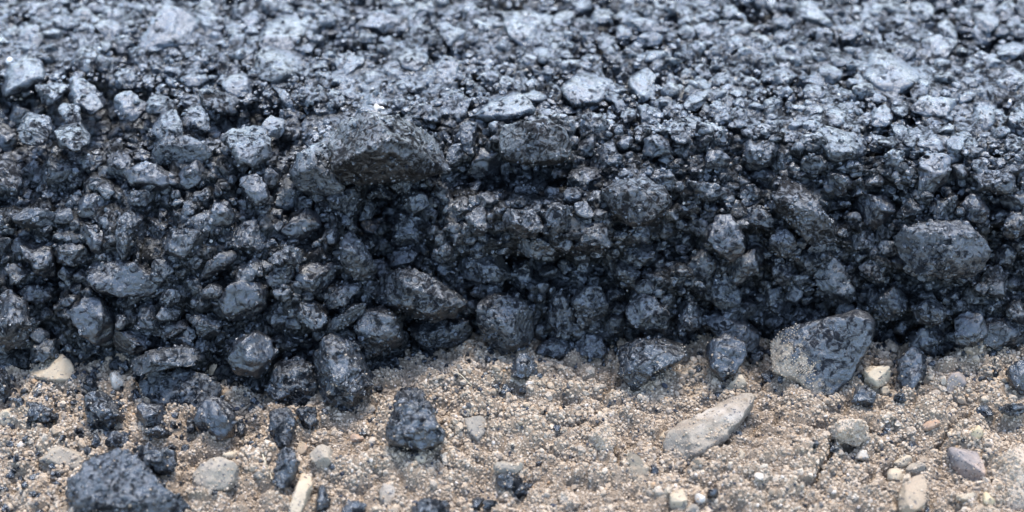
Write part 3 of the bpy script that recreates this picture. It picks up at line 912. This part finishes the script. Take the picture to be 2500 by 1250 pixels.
B((1355, 1035, 1373, 1056), 'single black bead on open sand at centre right')
B((222, 1096, 251, 1118), 'grey-black chip left of the largest dark lump', 'bit_grey', lean=.6)
B((440, 1084, 467, 1118), 'small black crumb right of the knobbly leaning piece')

# ------------------------------------------------------------------ pebbles and stones in the sand
GPB = 'bare pebbles in the sand'


def Pb(spec, mat, label, name='pebble', cat='pebble', **kw):
    kw.setdefault('lean', 0.5); kw.setdefault('sink', 0.33); kw.setdefault('rough', 0.35); kw.setdefault('facets', 5)
    loose(name, spec, mat, label, cat, GPB, **kw)


Pb([(68, 905), (95, 880), (150, 866), (175, 885), (190, 915), (180, 935), (140, 943), (95, 930)], 'tan', 'tan oval speckled pebble tucked under the asphalt at left', box=.85)
Pb((258, 907, 307, 955), 'white', 'shiny white pebble beside the broad grey asphalt slab')
Pb((338, 1053, 364, 1086), 'cream', 'small tan bead-like pebble above the largest dark lump')
Pb((475, 863, 552, 922), 'tan', 'brownish stone in shade at the asphalt toe', 'stone', 'stone')
Pb((-5, 1000, 70, 1050), 'tan', 'pale rounded stone sunk in sand at left edge', 'stone', 'stone', sink=.4)
Pb((88, 1086, 222, 1142), 'grey', 'flat grey stone half buried left of the largest dark lump', 'stone', 'stone', lean=.85, thick=.4, sink=.4)
Pb([(465, 1170), (490, 1140), (540, 1118), (585, 1140), (575, 1175), (540, 1200), (500, 1218), (470, 1210)], 'grey', 'angular pale grey stone right of the largest dark lump', 'stone', 'stone', facets=7, rough=.8)
Pb((542, 1096, 583, 1124), 'tan', 'small tan pebble just above the angular pale grey stone')
Pb((604, 1125, 638, 1151), 'tan', 'small tan pebble above a grey pebble, left of narrow asphalt piece')
Pb((614, 1149, 656, 1172), 'bluegrey', 'small flat grey pebble left of the narrow asphalt piece')
Pb((756, 1082, 818, 1143), 'grey', 'round greyish pebble right of the narrow asphalt piece', box=.9)
Pb([(735, 1150), (760, 1155), (763, 1185), (750, 1220), (735, 1255), (705, 1262), (705, 1235), (720, 1190)], 'cream', 'long cream-coloured stone with black specks at the bottom', 'stone', 'stone', lean=.7)
Pb((925, 1177, 967, 1238), 'spear', 'pale block-shaped pebble standing near the bottom centre', facets=7)
Pb((1011, 1111, 1039, 1133), 'cream', 'little tan pebble below the bell-shaped chunk')
Pb([(1126, 1025), (1185, 1020), (1192, 1050), (1165, 1078), (1140, 1060)], 'bluegrey', 'flat blue-grey stone right of the bell-shaped chunk', 'stone', 'stone', lean=.9, thick=.35, sink=.45)
Pb((884, 986, 918, 1014), 'spear', 'pale angular chip left of the bell-shaped chunk')
Pb((1204, 1124, 1272, 1160), 'grey', 'grey-tan stone above the grey-black lump near bottom centre', 'stone', 'stone')
Pb((722, 1077, 752, 1114), 'redbrown', 'small brown pebble between narrow asphalt piece and round greyish pebble')
Pb((853, 1060, 890, 1077), 'rust', 'flat rust-orange chip on sand left of the bell-shaped chunk', lean=.8)
Pb([(1625, 1070), (1640, 1045), (1690, 1020), (1760, 985), (1820, 965), (1846, 970), (1830, 1000), (1800, 1040), (1760, 1075), (1700, 1110), (1650, 1126), (1630, 1105)], 'spear', 'long spear-shaped pale stone with a sharp ridge on the sand', 'stone', 'stone', lean=.8, thick=.42, sink=.36, facets=4, ridge=.58, rough=.9)
Pb((1772, 918, 1827, 952, -.3), 'tan', 'flat tan slab pebble under the pale-centred black chunk', lean=.7)
Pb((1508, 1102, 1590, 1187), 'redbrown', 'rough tan lump with a rusty patch', 'stone', 'stone', sink=.4, rough=1.2, facets=7)
Pb((1607, 1053, 1627, 1084), 'tan', 'small tan pebble at the blunt end of the spear-shaped stone')
Pb((1635, 1187, 1679, 1255), 'tan', 'upright pale tan pebble at bottom below the spear-shaped stone')
Pb((1694, 1204, 1724, 1229), 'white', 'bright white angular chip near bottom, left of another')
Pb((1745, 1220, 1769, 1245), 'white', 'white square chip near bottom, right of a blue-black chip')
Pb((1673, 1232, 1714, 1262), 'bluegrey', 'grey pebble cut by bottom edge below the bright white chip')
Pb((1803, 1094, 1820, 1128), 'tan', 'slim tan pebble under the pointed half of the spear-shaped stone')
Pb((2109, 891, 2179, 948), 'tan', 'round tan pebble resting against the huge dusted boulder', box=.9, sink=.12)
Pb((2306, 909, 2359, 960), 'purple', 'purplish-grey stone right of the standing blue-black chunk', 'stone', 'stone')
Pb((2248, 1019, 2302, 1051, -.2), 'rust', 'flat reddish chip above a black crumb at right', lean=.7)
Pb((2348, 1036, 2399, 1080), 'yellow', 'smooth yellow pebble near the right edge', box=.9)
Pb([(2312, 1100), (2335, 1085), (2380, 1100), (2398, 1130), (2405, 1170), (2390, 1188), (2360, 1180), (2340, 1150), (2320, 1120)], 'purple', 'angular purple-grey stone with pale patches below the yellow pebble', 'stone', 'stone', lean=.6)
Pb([(2200, 1190), (2230, 1165), (2255, 1157), (2262, 1190), (2255, 1235), (2220, 1258), (2195, 1240)], 'redbrown', 'pointed brown stone with reddish tip at bottom right', 'stone', 'stone', facets=7)
Pb((2179, 1111, 2230, 1142, -.3), 'tan', 'tan slab pebble below the blue-black nugget')
Pb((2165, 1139, 2206, 1183), 'tan', 'cube-like tan pebble upper left of the pointed brown stone', facets=7)
Pb((2213, 1125, 2264, 1162), 'grey', 'greyish flat pebble above the pointed brown stone')
Pb((2086, 1099, 2124, 1122), 'white', 'pale chip right of the soil crack')
Pb((2399, 1197, 2430, 1242), 'yellow', 'orange-tan pebble below the purple-grey stone')
Pb((2334, 1203, 2395, 1224), 'tan', 'thin tan slab pebble left of the orange-tan one')
Pb((2144, 943, 2179, 970), 'tan', 'small tan pebble directly below the round tan pebble')
Pb((1362, 1200, 1414, 1252), 'clod', 'round crumbly soil lump at the bottom right of centre', 'soil_clod', 'soil clod', rough=1.6, sink=.4)
Pb((1440, 1026, 1508, 1112), 'clod', 'leaning soil lump left of the rusty-patched one', 'soil_clod', 'soil clod', rough=1.6, sink=.4)
Pb((2028, 1026, 2122, 1078), 'clod', 'soil lump overhanging a dark hollow right of the crack', 'soil_clod', 'soil clod', rough=1.6, sink=.35)
Pb((2425, 1102, 2540, 1260), 'clod', 'big pale soil lump cut by the right edge', 'soil_clod', 'soil clod', rough=1.3, sink=.5, lean=.85)


def stem(label, pts, r=0.00022):
    C = []
    for px, py, dz in pts:
        g = on_z(px, py, 0.0)
        C.append(on_z(px, py, ground_z(g[0], g[1]) + 0.0010 + dz))
    V, F = [], []
    for i, c in enumerate(C):
        rr_ = r * (1 - 0.5 * i / len(C))
        t = C[min(i + 1, len(C) - 1)] - C[max(i - 1, 0)]
        t /= np.linalg.norm(t)
        u1 = np.cross(t, [0, 0, 1.0]); u1 /= np.linalg.norm(u1)
        u2 = np.cross(t, u1)
        V += [tuple(c + rr_ * (math.cos(a_) * u1 + math.sin(a_) * u2)) for a_ in np.arange(6) * math.pi / 3]
        if i:
            F += [((i - 1) * 6 + k_, (i - 1) * 6 + (k_ + 1) % 6, i * 6 + (k_ + 1) % 6, i * 6 + k_) for k_ in range(6)]
    me = bpy.data.meshes.new('dry_grass_stem'); me.from_pydata(V, [], F); me.update()
    tag(link('dry_grass_stem', me, M['straw']), label, 'grass stem', 'dry stems on the sand')


stem('thin bent straw left of the narrow asphalt piece', [(641, 1109, .002), (648, 1130, .003), (658, 1150, .002), (664, 1170, 0)])
stem('short thin straw on sand right of the bell-shaped chunk', [(1112, 908, 0), (1125, 915, .002), (1138, 928, .002), (1152, 942, .0)])

# ------------------------------------------------------------------ grit and grains (too many to count)


def scatter(name, P, rot, scl, tone, mat, parent=None, sub=2, shapes=7, smooth=False, jag=1.5):
    me = bpy.data.meshes.new(name)
    n = len(P)
    me.vertices.add(n); me.vertices.foreach_set('co', np.asarray(P, np.float32).reshape(-1))
    for nm, typ, arr in (('rot', 'FLOAT_VECTOR', rot), ('scl', 'FLOAT_VECTOR', scl), ('tone', 'FLOAT', tone)):
        a = me.attributes.new(nm, typ, 'POINT')
        a.data.foreach_set('vector' if typ == 'FLOAT_VECTOR' else 'value', np.asarray(arr, np.float32).reshape(-1))
    a = me.attributes.new('pick', 'INT', 'POINT')
    a.data.foreach_set('value', np.random.default_rng(3).integers(0, shapes, n).astype(np.int32))
    o = link(name, me, mat, parent)
    g = bpy.data.node_groups.new(name, 'GeometryNodeTree')
    g.interface.new_socket('Geometry', in_out='INPUT', socket_type='NodeSocketGeometry')
    g.interface.new_socket('Geometry', in_out='OUTPUT', socket_type='NodeSocketGeometry')
    N, L = g.nodes, g.links
    gi, go = N.new('NodeGroupInput'), N.new('NodeGroupOutput')
    g2i = N.new('GeometryNodeGeometryToInstance')
    for i in range(shapes):
        ic = N.new('GeometryNodeMeshIcoSphere'); ic.inputs['Radius'].default_value = 1.0; ic.inputs['Subdivisions'].default_value = sub
        nz = N.new('ShaderNodeTexNoise'); nz.noise_dimensions = '4D'
        nz.inputs['W'].default_value = i * 7.3; nz.inputs['Scale'].default_value = 0.9; nz.inputs['Detail'].default_value = 2.0
        sb = N.new('ShaderNodeVectorMath'); sb.operation = 'SUBTRACT'; sb.inputs[1].default_value = (.5, .5, .5)
        ml = N.new('ShaderNodeVectorMath'); ml.operation = 'SCALE'; ml.inputs['Scale'].default_value = jag
        st = N.new('GeometryNodeSetPosition')
        sh = N.new('GeometryNodeSetShadeSmooth'); sh.inputs['Shade Smooth'].default_value = smooth
        sm = N.new('GeometryNodeSetMaterial'); sm.inputs['Material'].default_value = mat
        L.new(nz.outputs['Color'], sb.inputs[0]); L.new(sb.outputs[0], ml.inputs[0])
        L.new(ml.outputs[0], st.inputs['Offset']); L.new(ic.outputs['Mesh'], st.inputs['Geometry'])
        L.new(st.outputs[0], sh.inputs['Geometry']); L.new(sh.outputs[0], sm.inputs['Geometry'])
        L.new(sm.outputs[0], g2i.inputs[0])
    ip = N.new('GeometryNodeInstanceOnPoints')
    ip.inputs['Pick Instance'].default_value = True

    def attr(nm, typ):
        q = N.new('GeometryNodeInputNamedAttribute'); q.data_type = typ; q.inputs['Name'].default_value = nm
        return q.outputs['Attribute']
    e2r = N.new('FunctionNodeEulerToRotation')
    L.new(attr('rot', 'FLOAT_VECTOR'), e2r.inputs[0])
    L.new(gi.outputs[0], ip.inputs['Points']); L.new(g2i.outputs[0], ip.inputs['Instance'])
    L.new(attr('pick', 'INT'), ip.inputs['Instance Index'])
    L.new(e2r.outputs[0], ip.inputs['Rotation']); L.new(attr('scl', 'FLOAT_VECTOR'), ip.inputs['Scale'])
    L.new(ip.outputs[0], go.inputs[0])
    md = o.modifiers.new('grains', 'NODES'); md.node_group = g
    o['kind'] = 'stuff'
    return o


gr = np.random.default_rng(2024)
# asphalt grit on the bed
N_G = 30000
col = gr.uniform(A0, A1 - 1, N_G)
# rows chosen by arc length
mid = AG[:ANROW, NCOL // 2]
arc = np.concatenate([[0], np.cumsum(np.linalg.norm(np.diff(mid, axis=0), axis=1))])
row = np.interp(gr.uniform(0, arc[-1], N_G), arc, np.arange(ANROW)).clip(0, ANROW - 1.01)
xs = gr.uniform(-0.295, 0.295, N_G)
ci = np.interp(xs, ax_, np.arange(NCOL))
i0, j0 = row.astype(int), ci.astype(int)
fi, fj = (row - i0)[:, None], (ci - j0)[:, None]


def bil(G):
    return (G[i0, j0] * (1 - fi) + G[i0 + 1, j0] * fi) * (1 - fj) + (G[i0, j0 + 1] * (1 - fi) + G[i0 + 1, j0 + 1] * fi) * fj


GPt, GN_ = bil(AG), bil(AN)
rad = 0.00045 + 0.0019 * gr.power(0.40, N_G) * gr.uniform(.3, 1, N_G)
big_out = (np.abs(xs) > 0.215) & (gr.random(N_G) < .06)
rad = np.where(big_out, gr.uniform(.003, .008, N_G), rad)
tp = GN_[:, 2] > 0.93
tiltx = -np.arctan2(-GN_[:, 1], GN_[:, 2])
rad = np.where(tp & ~big_out, rad * 1.25, np.where(big_out, rad, rad * 0.85))
rot = np.stack([np.where(tp, gr.normal(0, .15, N_G), gr.uniform(0, 6.28, N_G)), np.where(tp, gr.normal(0, .18, N_G), gr.uniform(0, 6.28, N_G)), gr.uniform(0, 6.28, N_G)], -1)
scl = rad[:, None] * np.stack([gr.uniform(.75, 1.35, N_G), gr.uniform(.75, 1.35, N_G), np.where(tp, gr.uniform(.4, .65, N_G), gr.uniform(.6, 1.1, N_G))], -1)
Pg = GPt + GN_ * (rad * gr.uniform(-.45, .4, N_G))[:, None]
keep_ = tp | big_out | (gr.random(N_G) < .5)
Pg[:, 2] = np.where((GN_[:, 2] > 0.97) & (GPt[:, 2] > H_ASPH - 0.012), H_ASPH - scl[:, 2] + gr.uniform(-.0030, .0009, N_G) + 0.0012 * vnoise(Pg / 0.02, 41), Pg[:, 2])
Ps, Rs, Ss = [Pg[keep_]], [rot[keep_]], [scl[keep_]]
# grit stuck to the coated stones
for vw, n, px, mt in coated:
    k = int(min(len(vw) * .5, (px ** 2) * (0.0015 if mt == 'bit_smooth' else 0.005)))
    if k < 2: continue
    pick = gr.integers(0, len(vw), k)
    r_ = gr.uniform(.00028, .00085, k) * np.where(gr.random(k) < .12, 1.7, 1)
    Ps.append(vw[pick]); Rs.append(gr.uniform(0, 6.28, (k, 3))); Ss.append(r_[:, None] * gr.uniform(.7, 1.2, (k, 3)))
Ps, Rs, Ss = np.vstack(Ps), np.vstack(Rs), np.vstack(Ss)
scatter('asphalt_grit', Ps, Rs, Ss, gr.random(len(Ps)), M['bit_grit'], road, sub=2, smooth=False)
# a few pale mineral chips on the asphalt, plus pale grains imitating sun glints
cp, cs_ = [], []
for _ in range(90):
    x, y = gr.uniform(0, 2500), gr.uniform(0, 1) ** 1.7 * 830
    h, n = hit_asphalt(x, y)
    if h is None: continue
    cp.append(h + n * 0.0004); cs_.append(gr.uniform(.0003, .0007))
for x, y, r_ in [(920, 270, .0022), (932, 272, .0018), (1332, 318, .0016), (1488, 322, .0017), (660, 8, .0018), (410, 95, .001), (395, 60, .001), (1275, 62, .0013), (1284, 45, .001), (245, 125, .0012), (25, 155, .0016), (1745, 684, .0014), (2093, 757, .0017), (1868, 505, .0012), (612, 425, .001), (2465, 258, .0016)]:  # bright spots: sun glints put in as pale grains
    h, n = hit_asphalt(x, y)
    if h is None: continue
    cp.append(h + n * 0.0014); cs_.append(r_ * .7)
cp, cs_ = np.array(cp), np.array(cs_)
k = len(cp)
scatter('chips_and_glints', cp, gr.uniform(0, 6.28, (k, 3)), cs_[:, None] * gr.uniform(.6, 1.3, (k, 3)), gr.random(k), M['chip_and_glint'], road)

# sand grains
N_S = 215000
sx = gr.uniform(-0.32, 0.32, N_S); sy = gr.uniform(-0.19, 0.0, N_S)
ci = np.interp(sx, gx, np.arange(len(gx))); ri = np.interp(sy, gy, np.arange(len(gy)))
i0, j0 = ri.astype(int), ci.astype(int); fi, fj = (ri - i0)[:, None], (ci - j0)[:, None]
SP = bil(GP)
u = gr.random(N_S)
srad = 0.00022 + 0.00045 * u ** 1.7 + np.where(gr.random(N_S) < 0.008, gr.uniform(.0003, .0009, N_S), 0)
clump = vnoise(SP / 0.012, 31)
srad *= 1 + 0.35 * clump
SP[:, 2] += srad * gr.uniform(-.2, .5, N_S)
tone = gr.random(N_S)
# rounder soil crumbs, 2 to 5 mm
N_C = 9000
cx2, cy2 = gr.uniform(-.32, .32, N_C), gr.uniform(-.19, 0, N_C)
keepc = vnoise(np.stack([cx2, cy2, cx2 * 0], -1) / 0.02, 71) + gr.uniform(-.5, .5, N_C) > -.1
cx2, cy2 = cx2[keepc], cy2[keepc]; N_C = len(cx2)
ci = np.interp(cx2, gx, np.arange(len(gx))); ri = np.interp(cy2, gy, np.arange(len(gy)))
i0, j0 = ri.astype(int), ci.astype(int); fi, fj = (ri - i0)[:, None], (ci - j0)[:, None]
CP = bil(GP)
crad = 0.0006 + 0.0011 * gr.power(.5, N_C)
CP[:, 2] += crad * gr.uniform(-.3, .35, N_C)
scatter('soil_crumbs', CP, gr.uniform(0, 6.28, (N_C, 3)), crad[:, None] * gr.uniform(.65, 1.15, (N_C, 3)), gr.uniform(0, .9, N_C), M['sand_grain'], None, sub=2, smooth=False, jag=2.1)
# black crumbs fallen from the asphalt, thickest by the toe and at the lower left
N_B = 1500
bx2 = gr.uniform(-.26, .26, N_B)
toe_b = np.interp(bx2, toe_w[:, 0], toe_w[:, 1])
by2 = toe_b - 0.004 - gr.exponential(.018, N_B)
mv = gr.random(N_B) < .35
bx2 = np.where(mv, gr.normal(-.165, .035, N_B), bx2); by2 = np.where(mv, gr.uniform(-.11, -.03, N_B), by2)
okb = (by2 > -.15) & (np.abs(bx2) < .3)
bx2, by2 = bx2[okb], by2[okb]; N_B = len(bx2)
ci = np.interp(bx2, gx, np.arange(len(gx))); ri = np.interp(by2, gy, np.arange(len(gy)))
i0, j0 = ri.astype(int), ci.astype(int); fi, fj = (ri - i0)[:, None], (ci - j0)[:, None]
BP = bil(GP)
brad = 0.0004 + 0.0013 * gr.power(.45, N_B)
BP[:, 2] += brad * .3
scatter('asphalt_crumbs', BP, gr.uniform(0, 6.28, (N_B, 3)), brad[:, None] * gr.uniform(.65, 1.2, (N_B, 3)), gr.random(N_B), M['bit_grit'], None, jag=2.1)
tag(bpy.data.objects['asphalt_crumbs'], 'tiny black asphalt crumbs sprinkled on the sand along the toe', 'crumbs', kind='stuff')
tag(bpy.data.objects['soil_crumbs'], 'rounded beige soil crumbs scattered all over the sand', 'soil', kind='stuff')
Pp, Pr, Pss, Pt = [SP], [gr.uniform(0, 6.28, (N_S, 3))], [srad[:, None] * gr.uniform(.7, 1.3, (N_S, 3))], [tone]
for vw, dens, c3 in sandy:
    zlo, zhi = vw[:, 2].min(), vw[:, 2].max()
    area = np.ptp(vw[:, 0]) * max(np.ptp(vw[:, 1]), np.ptp(vw[:, 2])) * 2.2
    k = int(area * dens / 9e-7)
    if k < 1: continue
    pk = vw[gr.integers(0, len(vw), k)]
    if c3 is not None:                      # dust on the lower left only
        wgt = (c3[0] - pk[:, 0]) / np.ptp(vw[:, 0]) * 1.6 - (pk[:, 2] - (zlo + zhi) / 2) / (zhi - zlo) * 1.2 + 0.25 * vnoise(pk / 0.006, 51)
        pk = pk[wgt + gr.uniform(-.3, .3, len(pk)) > 0.5]
    elif dens < 0.5:
        pk = pk[gr.random(len(pk)) ** .6 > (pk[:, 2] - zlo) / (zhi - zlo)]
    k = len(pk)
    Pp.append(pk); Pr.append(gr.uniform(0, 6.28, (k, 3))); Pss.append((gr.uniform(.0002, .0006, k) * (.5 if dens > 2 else 1 if dens > .5 else .8))[:, None] * gr.uniform(.7, 1.3, (k, 3))); Pt.append(gr.uniform(0, .91, k))
scatter('sand_grains', np.vstack(Pp), np.vstack(Pr), np.vstack(Pss), np.concatenate(Pt), M['sand_grain'])
tag(bpy.data.objects['sand_grains'], 'countless loose beige sand grains and crumbs covering the soil', 'sand', kind='stuff')
